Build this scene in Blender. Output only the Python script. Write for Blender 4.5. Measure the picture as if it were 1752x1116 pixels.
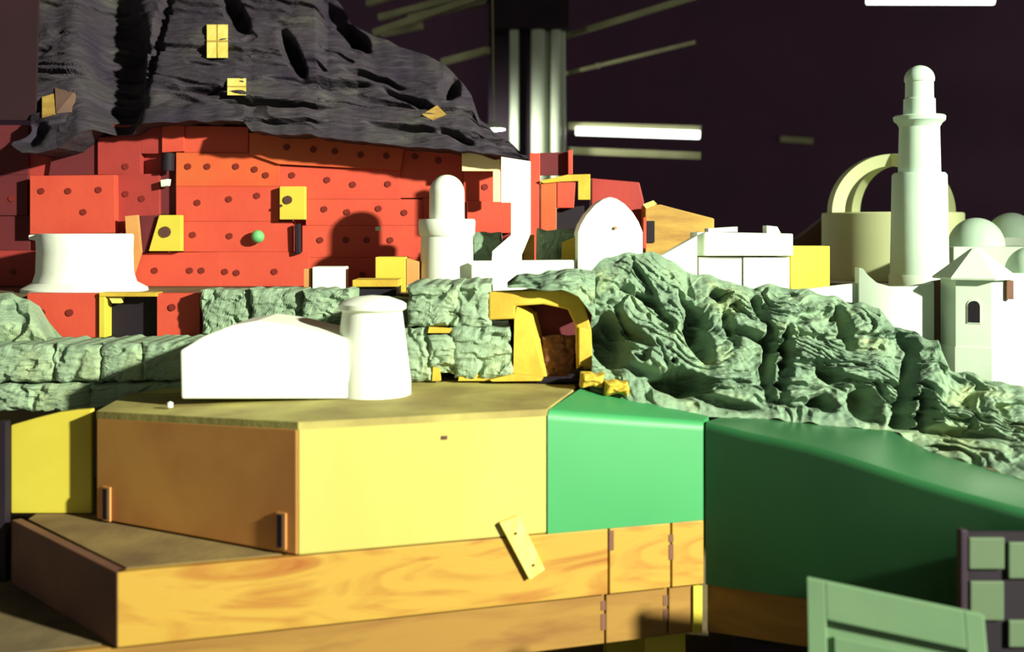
import bpy, math, random
from mathutils import Vector, noise
random.seed(7)
for o in list(bpy.data.objects): bpy.data.objects.remove(o)
S = bpy.context.scene
COL = S.collection
PI = math.pi

# ------------------------------------------------------------------ camera
F, CX, HY, EYE = 1900.0, 876.0, 390.0, 1.5     # focal length in pixels, horizon row, eye height
cd = bpy.data.cameras.new('camera'); cam = bpy.data.objects.new('camera', cd); COL.objects.link(cam)
cam.location = (0, 0, EYE); cam.rotation_euler = (PI/2, 0, 0)
cd.sensor_width = 36; cd.lens = F/1752*36
cd.shift_y = -(558-HY)/1752
cd.clip_end = 60
cd.dof.use_dof = True; cd.dof.focus_distance = 2.9; cd.dof.aperture_fstop = 2.3
S.camera = cam

# ------------------------------------------------------------------ light
W = bpy.data.worlds.new('world'); S.world = W; W.use_nodes = True
W.node_tree.nodes['Background'].inputs[0].default_value = (0.95, 1.0, 0.80, 1)
W.node_tree.nodes['Background'].inputs[1].default_value = 0.31
kd = bpy.data.lights.new('studio_floodlight', 'SPOT'); key = bpy.data.objects.new('studio_floodlight', kd); COL.objects.link(key)
key.location = (5.4, -1.9, 3.6)
key.rotation_euler = (Vector((-0.35, 2.5, 1.2)) - Vector(key.location)).to_track_quat('-Z', 'Y').to_euler()
kd.energy = 7400; kd.color = (0.96, 1.0, 0.80); kd.shadow_soft_size = 0.14
kd.spot_size = math.radians(38); kd.spot_blend = 0.9
S.view_settings.view_transform = 'Standard'; S.view_settings.look = 'None'
S.view_settings.gamma = 1.0; S.view_settings.exposure = 0.0; S.view_settings.use_curve_mapping = False

# ------------------------------------------------------------------ helpers
def P(px, py, Y): return Vector(((px-CX)/F*Y, Y, EYE+(HY-py)/F*Y))
def PX(px, Y): return (px-CX)/F*Y
def PZ(py, Y): return EYE+(HY-py)/F*Y
def lin(c):
    c = c/255.0
    return c/12.92 if c <= .04045 else ((c+.055)/1.055)**2.4
def rgb(r, g, b): return (lin(r), lin(g), lin(b), 1)

class MB:
    def __init__(s): s.v = []; s.f = []
    def add(s, vs, fs):
        n = len(s.v); s.v += [Vector(v) for v in vs]; s.f += [[i+n for i in f] for f in fs]; return s
    def box(s, x0, y0, z0, x1, y1, z1):
        return s.add([(x0,y0,z0),(x1,y0,z0),(x1,y1,z0),(x0,y1,z0),(x0,y0,z1),(x1,y0,z1),(x1,y1,z1),(x0,y1,z1)],
                     [(0,3,2,1),(4,5,6,7),(0,1,5,4),(1,2,6,5),(2,3,7,6),(3,0,4,7)])
    def loft(s, A, B):          # two equal loops of 3D points, capped
        n = len(A); return s.add(list(A)+list(B), [list(range(n))[::-1], list(range(n, 2*n))] + [(i,(i+1)%n,n+(i+1)%n,n+i) for i in range(n)])
    def prism(s, pts, Y, t):    # outline given as pixels at depth Y, thickness t going back
        A = [P(x, y, Y) for x, y in pts]; B = [p+Vector((0,t,0)) for p in A]
        area = sum(pts[i][0]*pts[(i+1)%len(pts)][1]-pts[(i+1)%len(pts)][0]*pts[i][1] for i in range(len(pts)))
        if area < 0: A.reverse(); B.reverse()
        return s.loft(A, B)
    def slab(s, plan, z0, z1):  # plan (X,Y) counter-clockwise; z1 may be a list
        zs = z1 if isinstance(z1, (list, tuple)) else [z1]*len(plan)
        return s.loft([Vector((x,y,z0)) for x,y in plan], [Vector((x,y,z)) for (x,y),z in zip(plan, zs)])
    def lathe(s, c, prof, n=48, rot=0):   # c=(x,y), prof [(z,r)]
        rings = []; vs = []; fs = []
        for z, r in prof:
            rings.append(len(vs))
            if r <= 1e-6: vs.append((c[0],c[1],z))
            else: vs += [(c[0]+r*math.cos(rot+2*PI*i/n), c[1]+r*math.sin(rot+2*PI*i/n), z) for i in range(n)]
        for k in range(len(prof)-1):
            a, b = rings[k], rings[k+1]; ra, rb = prof[k][1] > 1e-6, prof[k+1][1] > 1e-6
            for i in range(n):
                j = (i+1) % n
                if ra and rb: fs.append((a+i,a+j,b+j,b+i))
                elif ra: fs.append((a+i,a+j,b))
                elif rb: fs.append((a,b+j,b+i))
        if prof[0][1] > 1e-6: fs.append(list(range(n))[::-1])
        if prof[-1][1] > 1e-6: fs.append([rings[-1]+i for i in range(n)])
        return s.add(vs, fs)
    def tube(s, p, q, r, n=14):
        p, q = Vector(p), Vector(q); d = (q-p).normalized()
        a = d.cross(Vector((0,0,1)) if abs(d.z) < .9 else Vector((1,0,0))).normalized(); b = d.cross(a)
        ring = [a*math.cos(2*PI*i/n)*r+b*math.sin(2*PI*i/n)*r for i in range(n)]
        return s.loft([p+x for x in ring], [q+x for x in ring])
    def bar(s, p, q, w, h):     # rectangular bar
        p, q = Vector(p), Vector(q); d = (q-p).normalized()
        a = d.cross(Vector((0,0,1)) if abs(d.z) < .9 else Vector((1,0,0))).normalized(); b = d.cross(a)
        ring = [a*w/2+b*h/2, a*w/2-b*h/2, -a*w/2-b*h/2, -a*w/2+b*h/2]
        return s.loft([p+x for x in ring], [q+x for x in ring])

WORLD = {}
def base_of(vs):
    xs = [v.x for v in vs]; ys = [v.y for v in vs]; zs = [v.z for v in vs]
    return Vector(((min(xs)+max(xs))/2, (min(ys)+max(ys))/2, min(zs)))
def tag(o, label=None, cat=None, group=None, kind=None):
    if label: o['label'] = label
    if cat: o['category'] = cat
    if group: o['group'] = group
    if kind or cat: o['kind'] = kind or 'thing'
    return o
def obj(name, mb, m, parent=None, label=None, cat=None, group=None, kind=None, smooth=False, bevel=0):
    org = base_of(mb.v)
    me = bpy.data.meshes.new(name); me.from_pydata([v-org for v in mb.v], [], mb.f); me.update()
    if smooth:
        me.polygons.foreach_set('use_smooth', [True]*len(me.polygons)); me.set_sharp_from_angle(angle=math.radians(40))
    me.materials.append(m)
    o = bpy.data.objects.new(name, me); COL.objects.link(o)
    if parent: o.parent = parent; o.location = org-WORLD[parent]
    else: o.location = org
    WORLD[o] = org
    if bevel:
        b = o.modifiers.new('bevel', 'BEVEL'); b.width = bevel; b.segments = 2; b.limit_method = 'ANGLE'
    return tag(o, label, cat, group, kind)
def thing(name, loc, label, cat, group=None, kind=None):
    o = bpy.data.objects.new(name, None); COL.objects.link(o); o.location = loc; o.empty_display_size = .05
    WORLD[o] = Vector(loc); return tag(o, label, cat, group, kind)
def copy_to(src, loc, parent):
    c = src.copy(); COL.objects.link(c); c.parent = parent; c.location = Vector(loc)-WORLD[parent]; WORLD[c] = Vector(loc); return c

def mat(name, col, col2=None, scale=8.0, rough=.75, stretch=(1,1,1), contrast=(.35,.65), bump=0, bscale=60, metal=0, emit=0, detail=5, dist=0.0, spec=.25):
    m = bpy.data.materials.new(name); m.use_nodes = True; nt = m.node_tree; N = nt.nodes; L = nt.links
    b = N['Principled BSDF']; b.inputs['Roughness'].default_value = rough; b.inputs['Metallic'].default_value = metal
    b.inputs['Base Color'].default_value = col; b.inputs['Specular IOR Level'].default_value = spec
    tc = N.new('ShaderNodeTexCoord'); mp = N.new('ShaderNodeMapping'); mp.inputs['Scale'].default_value = stretch
    L.new(tc.outputs['Object'], mp.inputs[0])
    if col2:
        n = N.new('ShaderNodeTexNoise'); n.inputs['Scale'].default_value = scale; n.inputs['Detail'].default_value = detail; n.inputs['Distortion'].default_value = dist
        L.new(mp.outputs[0], n.inputs['Vector'])
        r = N.new('ShaderNodeValToRGB'); r.color_ramp.elements[0].position = contrast[0]; r.color_ramp.elements[1].position = contrast[1]
        r.color_ramp.elements[0].color = col; r.color_ramp.elements[1].color = col2
        L.new(n.outputs['Fac'], r.inputs[0]); L.new(r.outputs[0], b.inputs['Base Color'])
    if bump:
        n2 = N.new('ShaderNodeTexNoise'); n2.inputs['Scale'].default_value = bscale; n2.inputs['Detail'].default_value = 6
        L.new(mp.outputs[0], n2.inputs['Vector'])
        bp = N.new('ShaderNodeBump'); bp.inputs['Strength'].default_value = bump; bp.inputs['Distance'].default_value = .01
        L.new(n2.outputs['Fac'], bp.inputs['Height']); L.new(bp.outputs[0], b.inputs['Normal'])
    if emit:
        b.inputs['Emission Color'].default_value = col; b.inputs['Emission Strength'].default_value = emit
    return m
M = {}
M['floor'] = mat('workshop_floor', rgb(70,58,55), rgb(48,40,40), 3, .8)
M['wallb'] = mat('dark_wall', rgb(124,86,116), rgb(114,82,110), 1.5, .9, spec=.05)
M['ceil'] = mat('dark_ceiling', rgb(90,62,82), rgb(80,58,76), 1.5, .9, spec=.05)
M['white'] = mat('white_card', rgb(232,236,222), rgb(224,230,212), 6, .6, bump=.05, bscale=30)
M['white2'] = mat('white_plaster', rgb(206,218,200), rgb(196,212,190), 7, .6, bump=.05, bscale=30)
M['mint'] = mat('pale_mint_plaster', rgb(204,228,206), rgb(196,222,200), 7, .6, bump=.05, bscale=30)
M['cream'] = mat('cream_card', rgb(224,230,176), rgb(214,222,164), 4, .7)
M['creamsheet'] = mat('cream_sheet', rgb(236,214,160), rgb(228,205,150), 5, .7)
M['red'] = mat('red_paint', rgb(196,78,56), rgb(184,64,50), 5, .6, contrast=(.3,.7), bump=.06)
M['red2'] = mat('red_paint_orange', rgb(192,92,50), rgb(196,70,46), 5, .6)
M['red3'] = mat('red_deep_and_shadow', rgb(160,56,50), rgb(138,48,46), 5, .6, bump=.06)  # deep red; also stands for shadow on the plates set back
M['red4'] = mat('red_maroon_and_shadow', rgb(100,36,40), rgb(84,32,38), 5, .7)  # maroon; also shade painted into the recessed left plates
M['red5'] = mat('red_near_black', rgb(46,22,28), rgb(38,20,26), 4, .8)  # near-black red of the top-left plate
M['bolt'] = mat('dark_bolt', rgb(120,36,26), rgb(96,30,26), 20, .6)
M['knot'] = mat('dark_knot', rgb(70,40,46), rgb(90,60,40), 20, .7)
M['yfoam'] = mat('yellow_foam', rgb(200,172,62), rgb(180,144,48), 9, .8, bump=.15)
M['ypanel'] = mat('yellow_ply', rgb(178,166,90), rgb(172,154,76), 3, .65, stretch=(1,1,.25), dist=.4)
M['ybright'] = mat('yellow_painted_board', rgb(196,182,66), rgb(186,166,54), 4, .6)
M['yboard'] = mat('grained_pine', rgb(168,132,54), rgb(142,84,34), 2.4, .55, stretch=(1,1,5.5), contrast=(.46,.70), dist=2.2, bump=.05, detail=6)
M['ylow'] = mat('brown_pine_shaded', rgb(142,106,48), rgb(122,84,40), 4, .6, stretch=(1,1,6), contrast=(.4,.7), dist=1.0)  # browner pine carries the shade below the platform overhang
M['brownside'] = mat('brown_hardboard', rgb(204,148,76), rgb(184,122,66), 4, .5, contrast=(.4,.65))
M['dusty'] = mat('dusty_brown_board', rgb(172,162,92), rgb(136,120,70), 7, .8, bump=.1)
M['dusty2'] = mat('dark_dusty_board', rgb(112,96,66), rgb(86,72,54), 9, .85, bump=.1)
M['darkside'] = mat('dark_brown_wood', rgb(112,76,58), rgb(94,62,50), 6, .7)
M['lath'] = mat('pale_lath', rgb(228,214,120), rgb(214,190,88), 14, .7, stretch=(4,1,1))
M['tan'] = mat('tan_board', rgb(196,140,80), rgb(176,120,70), 8, .8)
M['foambrown'] = mat('brown_foam', rgb(186,152,74), rgb(150,112,60), 6, .85, stretch=(1,1,4), bump=.2)
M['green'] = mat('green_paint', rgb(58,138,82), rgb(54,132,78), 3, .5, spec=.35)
M['green_shade'] = mat('green_paint_shaded', rgb(44,98,58), rgb(40,86,52), 3, .3, spec=.5)  # same green as the bright panel, darkened to hold its shade
M['deck'] = mat('dusty_deck_board', rgb(134,112,68), rgb(104,82,54), 7, .85, bump=.1)
M['black'] = mat('black_paint', rgb(30,20,30), rgb(24,16,26), 10, .7)
M['steel'] = mat('pipe_highlight_white', rgb(214,222,200), rgb(204,212,190), 3, .2, spec=.6)  # white put in for bright reflections on the steel pipes
M['darksteel'] = mat('dark_steel', rgb(58,44,56), rgb(48,36,48), 5, .6, metal=.3)
M['rail'] = mat('olive_rail', rgb(196,196,150), rgb(170,168,130), 5, .4, metal=.2)
M['tube'] = mat('lit_tube', (.95,1,.9,1), emit=3.0)
M['pale'] = mat('pale_green_board', rgb(104,132,98), rgb(94,122,90), 5, .7)
M['pane'] = mat('pale_pane', rgb(86,102,76), rgb(76,92,70), 6, .6)
M['brownblock'] = mat('dark_brown_block', rgb(112,84,72), rgb(96,72,64), 6, .8)
M['greenball'] = mat('green_bead', rgb(110,176,110), rgb(90,160,100), 20, .5)

def rock_mat(name, c1, c2, c3, scale=7, crev=None):
    m = bpy.data.materials.new(name); m.use_nodes = True; nt = m.node_tree; N = nt.nodes; L = nt.links
    b = N['Principled BSDF']; b.inputs['Roughness'].default_value = .8; b.inputs['Specular IOR Level'].default_value = .2
    tc = N.new('ShaderNodeTexCoord'); n = N.new('ShaderNodeTexNoise'); n.inputs['Scale'].default_value = scale; n.inputs['Detail'].default_value = 6
    L.new(tc.outputs['Object'], n.inputs['Vector'])
    r = N.new('ShaderNodeValToRGB'); e = r.color_ramp.elements; e[0].position = .32; e[0].color = c1; e[1].position = .56; e[1].color = c2
    x = e.new(.80); x.color = c3
    L.new(n.outputs['Fac'], r.inputs[0]); L.new(r.outputs[0], b.inputs['Base Color'])
    n2 = N.new('ShaderNodeTexNoise'); n2.inputs['Scale'].default_value = 45; n2.inputs['Detail'].default_value = 8
    mp = N.new('ShaderNodeMapping'); mp.inputs['Scale'].default_value = (.5, .5, 1.6); L.new(tc.outputs['Object'], mp.inputs[0]); L.new(mp.outputs[0], n2.inputs['Vector'])
    bp = N.new('ShaderNodeBump'); bp.inputs['Strength'].default_value = .6; bp.inputs['Distance'].default_value = .012
    L.new(n2.outputs['Fac'], bp.inputs['Height']); L.new(bp.outputs[0], b.inputs['Normal'])
    return m
M['rock'] = rock_mat('grey_green_rock_paint', rgb(92,114,96), rgb(120,142,116), rgb(152,162,114))
M['rock2'] = rock_mat('pale_grey_green_rock_paint', rgb(114,134,112), rgb(136,156,128), rgb(150,160,114))
M['mount'] = rock_mat('charcoal_rock_tone', rgb(46,38,52), rgb(60,54,60), rgb(84,84,74), 5)  # darker grey than the lower rocks

def lerp_poly(pl, x):
    if x <= pl[0][0]: return pl[0][1:]
    for a, b in zip(pl, pl[1:]):
        if x <= b[0]:
            t = (x-a[0])/(b[0]-a[0]+1e-9); return tuple(p+(q-p)*t for p, q in zip(a[1:], b[1:]))
    return pl[-1][1:]

def strata(X, Y, Z, seed, k=1.0, fx=1.0, tilt=0.0):
    """layered, warped relief (about -1..1), sampled in world space"""
    Z = Z + tilt*X
    p = Vector((X*3.1*fx+seed*7.3, Y*3.1, Z*3.1))
    wx = noise.noise(p*1.4); wz = noise.noise(p*2.9+Vector((9,4,2))); w3 = noise.noise(p*6.5+Vector((5,1,8)))
    s = (Z + .075*wx + .03*wz + .012*w3)*52*k
    f = s-math.floor(s); lay = (1-f)**.7 if f > .2 else f/.2*.9
    ly = .55+.9*noise.noise(Vector((X*6*fx+seed+w3, math.floor(s)*3.7, 1.5)))
    big = noise.noise(p*1.2+Vector((1,7,3)))
    rid = 1-abs(noise.noise(Vector((X*15*fx+wz*2.0+seed, Y*6, Z*24+wx*2.0))))*2.2
    g = noise.noise(Vector((X*17*fx+wz*2.6+seed*5, 3.3, Z*20+wx*3.0)))
    g2 = noise.noise(Vector((X*34*fx+wx*3+seed*2, 8.3, Z*42+wz*3.0)))
    gouge = min(max(0, g-.20)*3.4, .75)+max(0, g2-.25)*.9
    fine = noise.noise(p*13)*.5+noise.noise(p*29)*.35
    return lay*ly*.36*min(k,1) + big*.26 + rid*.18 - gouge + fine*.24

def rock_sheet(top, bot, x0, x1, nu, nv, amp, seed, pits=(), bulge=.0, back=.25, lean=.25, k=1.0, fx=1.0, tilt=0.0, jx=0):
    mb = MB(); vs = []
    for i in range(nu+1):
        px = x0+(x1-x0)*i/nu
        ty, tY = lerp_poly(top, px); by, bY = lerp_poly(bot, px)
        for j in range(nv+1):
            t = j/nv                                  # 0 bottom .. 1 top
            py = by+(ty-by)*t; Yd = bY+(tY-bY)*t - bulge*math.sin(PI*t)
            p = P(px+jx*max(0, 1-i/nu*12)*noise.noise(Vector((t*9, seed, 2.2))), py, Yd)
            e = min(1, min(t, 1-t)*7+.12)
            d = amp*strata(p.x, p.y, p.z, seed, k, fx, tilt)*e
            for (qx, qy, rx, ry, an, dep) in pits:
                dx, dy = px-qx, py-qy; c, s_ = math.cos(an), math.sin(an)
                u, w = (dx*c+dy*s_)/rx, (-dx*s_+dy*c)/ry; q = u*u+w*w
                if q < 3: d -= 1.5*dep*math.exp(-q*q*1.3)
            jag = .012*noise.noise(Vector((px*.035, seed*3.3, j*.02)))*(1 if t > .5 else .6)
            vs.append(p+Vector((0, -d, d*lean+jag)))
        # back of the shell
        pt = vs[-1]; pb = vs[-1-nv]
        vs.append(Vector((pt.x, pt.y+back, pt.z-.02))); vs.append(Vector((pb.x, max(pb.y, pt.y)+back, pb.z)))
    n = nv+3; fs = []
    for i in range(nu):
        for j in range(n):
            a = i*n+j; b = i*n+(j+1) % n; fs.append((a, a+n, b+n, b))
    fs.append([j for j in range(n)]); fs.append([nu*n+j for j in range(n)][::-1])
    return mb.add(vs, fs)

def rock_block(x0, y0, x1, y1, Y, t, seed, amp=.012, nu=26, nv=20, skew=0):
    """one chiselled block: bumpy front, worn edges, solid behind"""
    mb = MB(); vs = []; n = nv+3
    for i in range(nu+1):
        a = i/nu
        for j in range(nv+1):
            b = j/nv; px = x0+(x1-x0)*a+skew*(b-.5); py = y1+(y0-y1)*b
            p = P(px, py, Y); edge = min(a, 1-a, b, 1-b)
            d = amp*strata(p.x*1.3, seed*.37, p.z*1.3, seed, 1.2)-.014*math.exp(-edge*22)
            w = .006*noise.noise(Vector((px*.06, py*.06, seed)))
            vs.append(p+Vector((w, -d, w)))
        vs.append(Vector((vs[-1].x, Y+t, vs[-1].z))); vs.append(Vector((vs[-2-nv].x, Y+t, vs[-2-nv].z)))
    fs = []
    for i in range(nu):
        for j in range(n):
            a = i*n+j; b = i*n+(j+1) % n; fs.append((a, a+n, b+n, b))
    fs.append([j for j in range(n)]); fs.append([nu*n+j for j in range(n)][::-1])
    return mb.add(vs, fs)

# ------------------------------------------------------------------ room
obj('floor', MB().box(-7,-2,-.1,7,9.6,0), M['floor'], label='dark workshop floor under the model tables', kind='structure')
obj('wall_back', MB().box(-7,9.5,0,7,9.7,3.9), M['wallb'], label='dark far wall of the workshop', kind='structure')
obj('ceiling', MB().box(-7,-2,3.9,7,9.7,4.0), M['ceil'], label='dark workshop ceiling', kind='structure')

# ------------------------------------------------------------------ table, platform, box
A = (-.678, 1.905); B = (.389, 2.248); Cc = (-1.014, 2.25)
FD = Vector((B[0]-A[0], B[1]-A[1], 0)).normalized(); FN = Vector((FD.y, -FD.x, 0))     # along the front, and out towards the camera
def onF(px):                                   # point on the front line seen at pixel px
    k = (px-CX)/F; t = (k*A[1]-A[0])/(FD.x-k*FD.y); return Vector((A[0]+FD.x*t, A[1]+FD.y*t, 0))
def panel(mb, a, b, n, th, z0, z1a, z1b=None, z0b=None):
    """upright board from a to b, front face on that line, thickness th going away from n"""
    a, b = Vector((a[0],a[1],0)), Vector((b[0],b[1],0)); z1b = z1a if z1b is None else z1b; z0b = z0 if z0b is None else z0b
    q = [a, b, b-n*th, a-n*th]
    return mb.loft([Vector((v.x,v.y,z)) for v, z in zip(q, (z0,z0b,z0b,z0))], [Vector((v.x,v.y,z)) for v, z in zip(q, (z1a,z1b,z1b,z1a))])
ZT, ZP, ZL = .778, .908, .678
tb = thing('workbench', (-.3, 2.2, 0), 'low brown timber workbench carrying the yellow stepped platform', 'workbench')
iA = Vector((A[0],A[1],0))-FD*.85-FN*.012; iB = Vector((B[0],B[1],0))-FN*.012
obj('bench_top', MB().slab([(iA.x-FN.x*.02,iA.y-FN.y*.02),(iB.x-FN.x*.02,iB.y-FN.y*.02),(.389,2.78),(-1.75,2.78)], ZT-.02, ZT), M['dusty2'], tb, label='dusty dark bench top')
for x0, x1 in ((-150,1038),(1041,1146),(1149,1188)):
    obj('apron_board', panel(MB(), onF(x0)-FN*.012, onF(x1)-FN*.012, FN, .02, ZL, ZT-.002), M['ylow'], tb, bevel=.002)
obj('corner_batten', panel(MB(), onF(1189)-FN*.006, onF(1204)-FN*.006, FN, .03, ZL, ZT-.004), M['ybright'], tb, label='bright yellow corner batten')
for q in (Vector((.325, 2.40, 0)), Vector((-.9, 1.98, 0)), Vector((.27, 2.72, 0)), Vector((-1.6, 2.72, 0))):
    obj('leg', MB().box(q.x-.043, q.y-.043, 0, q.x+.043, q.y+.043, ZT-.02), M['ybright'], tb)

pf = thing('stepped_platform', (-.3, 2.3, ZT), 'orange grained pine platform board along the front of the bench', 'platform')
bx = [(A[0],A[1]), (B[0],B[1]), (.389,2.78), (-1.014,2.78), Cc]
ins = [(A[0]-FN.x*.022+.012, A[1]-FN.y*.022+.012), (B[0]-FN.x*.022, B[1]-FN.y*.022), (.389,2.76), (-.99,2.76), (-.985,2.262)]
obj('deck_board', MB().slab(ins, ZP-.02, ZP-.001), M['deck'], pf, label='dusty brown platform top')
for x0, x1 in ((200.5,1040),(1043,1147),(1150,1204)):
    obj('front_board', panel(MB(), onF(x0), onF(x1), FN, .02, ZT+.001, ZP), M['yboard'], pf, bevel=.002)
SD = Vector((Cc[0]-A[0], Cc[1]-A[1], 0)).normalized(); SN = Vector((-SD.y, SD.x, 0)); 
if SN.y > 0: SN = -SN
obj('side_board', panel(MB(), Cc, (A[0],A[1]), SN, .02, ZT+.001, ZP), M['darkside'], pf, bevel=.002, label='dark brown side board')  # darker and browner than the front boards
def stamp(px, y0, y1, par, off):
    a, b = onF(px-4), onF(px+4); Y = onF(px).y
    return panel(MB(), a+FN*off, b+FN*off, FN, .003, PZ(y1,Y), PZ(y0,Y))
for px, y0, y1 in ((1046,908,942),(1148,915,928),(1148,932,958)): obj('stamp_mark', stamp(px,y0,y1,pf,.001), M['darkside'], pf)
for px, y0, y1 in ((1036,1032,1048),(1036,1054,1082),(1143,1022,1040),(1143,1046,1066)): obj('stamp_mark', stamp(px,y0,y1,tb,-.011), M['darkside'], tb)

# the big box standing on the platform
E = Vector((-.842, 2.25, 0)); FF = onF(510); G = onF(935); ZB = 1.15; ZE = 1.128
ED = (FF-E).normalized(); EN = Vector((ED.y, -ED.x, 0))
box = thing('display_box', (-.3, 2.3, ZP), 'large plywood box with yellow front and brown side under the white house', 'box')
obj('front_panel', panel(MB(), FF, G, FN, .018, ZP+.002, ZB-.012), M['ypanel'], box, bevel=.003, label='pale yellow plywood front panel')
sp = obj('side_panel', panel(MB(), E, FF-FN*.001-FD*.002, EN, .018, ZP+.002, ZE-.012, ZB-.012), M['brownside'], box, bevel=.003, label='brown hardboard side panel')
T2 = (.139, 2.43); T3 = (.139, 2.76)
top = MB(); plan = [(E.x,E.y),(FF.x,FF.y),(G.x,G.y),T2,T3,(-.70,2.76),(-.70,2.485),(-.86,2.485)]; zt = [ZE, ZB, ZB, ZB, ZB, ZB, ZB, ZE]
c0 = Vector((-.3, 2.42, ZB)); n = len(plan)
top.add([Vector((x,y,z-.014)) for (x,y),z in zip(plan,zt)]+[Vector((x,y,z)) for (x,y),z in zip(plan,zt)]+[c0],
        [list(range(n))[::-1]]+[(i,(i+1)%n,n+(i+1)%n,n+i) for i in range(n)]+[(n+i,n+(i+1)%n,2*n) for i in range(n)])
obj('top_panel', top, M['dusty'], box, label='dusty olive box top')
for px, y0, y1, w in ((184,836,888,8),(483,880,936,9)):
    k = (px-CX)/F; t = (k*E.y-E.x)/(ED.x-k*ED.y); c = E+ED*t; Y = c.y; hw = w/F*Y*.75
    fr = obj('slot_frame', panel(MB(), c-ED*hw*1.5+EN*.004, c+ED*hw*1.5+EN*.004, EN, .006, PZ(y1+3,Y), PZ(y0-3,Y)), M['tan'], sp)
    obj('slot', panel(MB(), c-ED*hw*1.1+EN*.006, c+ED*hw*.5+EN*.006, EN, .004, PZ(y1,Y), PZ(y0,Y)), M['black'], sp)
kx = onF(760); obj('knot_hole', panel(MB(), onF(755)+FN*.002, onF(765)+FN*.002, FN, .003, PZ(752,kx.y), PZ(746,kx.y)), M['knot'], box)

# diagonal lath across the front
def fp(px, py, off):
    q = onF(px); return Vector((q.x, q.y, PZ(py, q.y)))+FN*off
lt = thing('wooden_lath', fp(905,985,.005), 'short pale wooden lath leaning diagonally across the yellow front', 'lath')
q = [(852,893),(884,880),(929,972),(903,990)]
obj('strip', MB().loft([fp(x,y,.012) for x,y in q][::-1], [fp(x,y,.002) for x,y in q][::-1]), M['lath'], lt, bevel=.0015)
for x, y in ((879,910),(909,964)): 
    m_ = MB(); c = fp(x,y,.0125); m_.tube(c, c+FN*.0015, .003, 10); obj('nail_head', m_, M['knot'], lt)

# far-left yellow panel, black post
yp = MB(); Yp = 2.30
yp.loft([P(x,y,Yp) for x,y in ((18,728),(60,716),(100,706),(130,702),(157,700),(157,879),(18,879))][::-1], [P(x,y,Yp)+Vector((0,.018,0)) for x,y in ((18,728),(60,716),(100,706),(130,702),(157,700),(157,879),(18,879))][::-1])
zmin = min(v.z for v in yp.v)
for v in yp.v: 
    if v.z < zmin+.01: v.z = ZP
obj('yellow_screen', yp, M['ybright'], label='bright yellow upright panel at far left behind the brown box side', cat='panel', bevel=.003)
obj('black_post', MB().box(PX(6,2.28)-.004, 2.262, ZT, PX(17,2.28), 2.285, 1.105), M['black'], label='thin black post at the left edge beside the yellow panel', cat='post', bevel=.002)

# ------------------------------------------------------------------ green panels
def green_sheet(stations, n_round=6, r=.03):
    """stations: (front xy point, z bottom, z edge, back point). rounded over the top, solid."""
    loops = []
    for f, zb, ze, bk in stations:
        d = Vector((bk.x-f.x, bk.y-f.y, 0)); L_ = max(d.length, .02); d = d/L_; rr = min(r, L_*.6)
        sl = (bk.z-ze)/L_
        lp = [Vector((f.x,f.y,zb)), Vector((f.x,f.y,ze-rr))]
        for i in range(1, n_round+1):
            a = PI/2*i/n_round; lp.append(Vector((f.x,f.y,0))+d*rr*(1-math.cos(a))+Vector((0,0,ze-rr+rr*math.sin(a)+sl*rr*(1-math.cos(a)))))
        lp += [bk, bk+d*.01-Vector((0,0,.01)), Vector((bk.x,bk.y,zb))+d*.01]
        loops.append(lp)
    mb = MB(); n = len(loops[0]); vs = [v for l in loops for v in l]; fs = []
    for i in range(len(loops)-1):
        for j in range(n): fs.append((i*n+j, (i+1)*n+j, (i+1)*n+(j+1)%n, i*n+(j+1)%n))
    fs.append(list(range(n))); fs.append([(len(loops)-1)*n+j for j in range(n)][::-1])
    return mb.add(vs, fs)
st = []
bk0, bk1 = Vector((.150, 2.42, 1.150)), Vector((PX(1212,2.36), 2.36, PZ(712,2.36)))
for i in range(9):
    t = i/8; f = onF(937+(1203-937)*t); st.append((f, .9085, 1.147+(1.108-1.147)*t, bk0.lerp(bk1, t)))
obj('green_bulkhead', green_sheet(st, r=.02), M['green'], label='bright green painted panel with rounded top beside the yellow box', cat='panel', smooth=True)
Dr = Vector((B[0]+.006, B[1]-.002, 0)); De = Vector((PX(1752,1.88), 1.88, 0)); DD = (De-Dr).normalized(); DN = Vector((DD.y, -DD.x, 0))
def onD(px):
    k = (px-CX)/F; t = (k*Dr.y-Dr.x)/(DD.x-k*DD.y); return Dr+DD*t
edge = [(1206,722),(1280,742),(1330,752),(1400,768),(1500,800),(1600,832),(1752,874),(1900,915)]
rbot = [(985,664,2.42),(1040,680,2.40),(1090,692,2.37),(1200,714,2.36),(1300,716,2.36),(1400,727,2.34),(1540,739,2.32),(1560,765,2.30),(1650,790,2.22),(1752,822,2.10),(1900,860,2.0)]
st = []
for px in (1207,1240,1280,1330,1380,1430,1500,1570,1640,1700,1752,1850):
    f = onD(px); ye = lerp_poly(edge, px)[0]; by, bY = lerp_poly(rbot, px+25)
    yb = lerp_poly([(1205,1000),(1366,1024),(1650,1044),(1850,1060)], px)[0]
    st.append((f, PZ(yb, f.y), PZ(ye, f.y), P(px+25, by, bY)))
obj('shaded_green_bulkhead', green_sheet(st, r=.016), M['green_shade'], label='long green panel, colour darkened for shade, with glossy sloping rim below the rock', cat='panel', smooth=True)
obj('brown_base_board', panel(MB(), onD(1205)-DN*.012, onD(1420)-DN*.012, DN, .03, ZL, PZ(1002.5, onD(1207).y), PZ(1031, onD(1420).y), .70), M['ylow'], label='brown timber base board under the dark green panel', cat='board', bevel=.002)
obj('dark_cabinet', MB().slab([(.46,2.28),(.90,1.94),(1.6,1.9),(1.6,2.45),(.46,2.6)], 0, .66), M['black'], label='black cabinet in shadow under the dark green panel', cat='cabinet')

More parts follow.
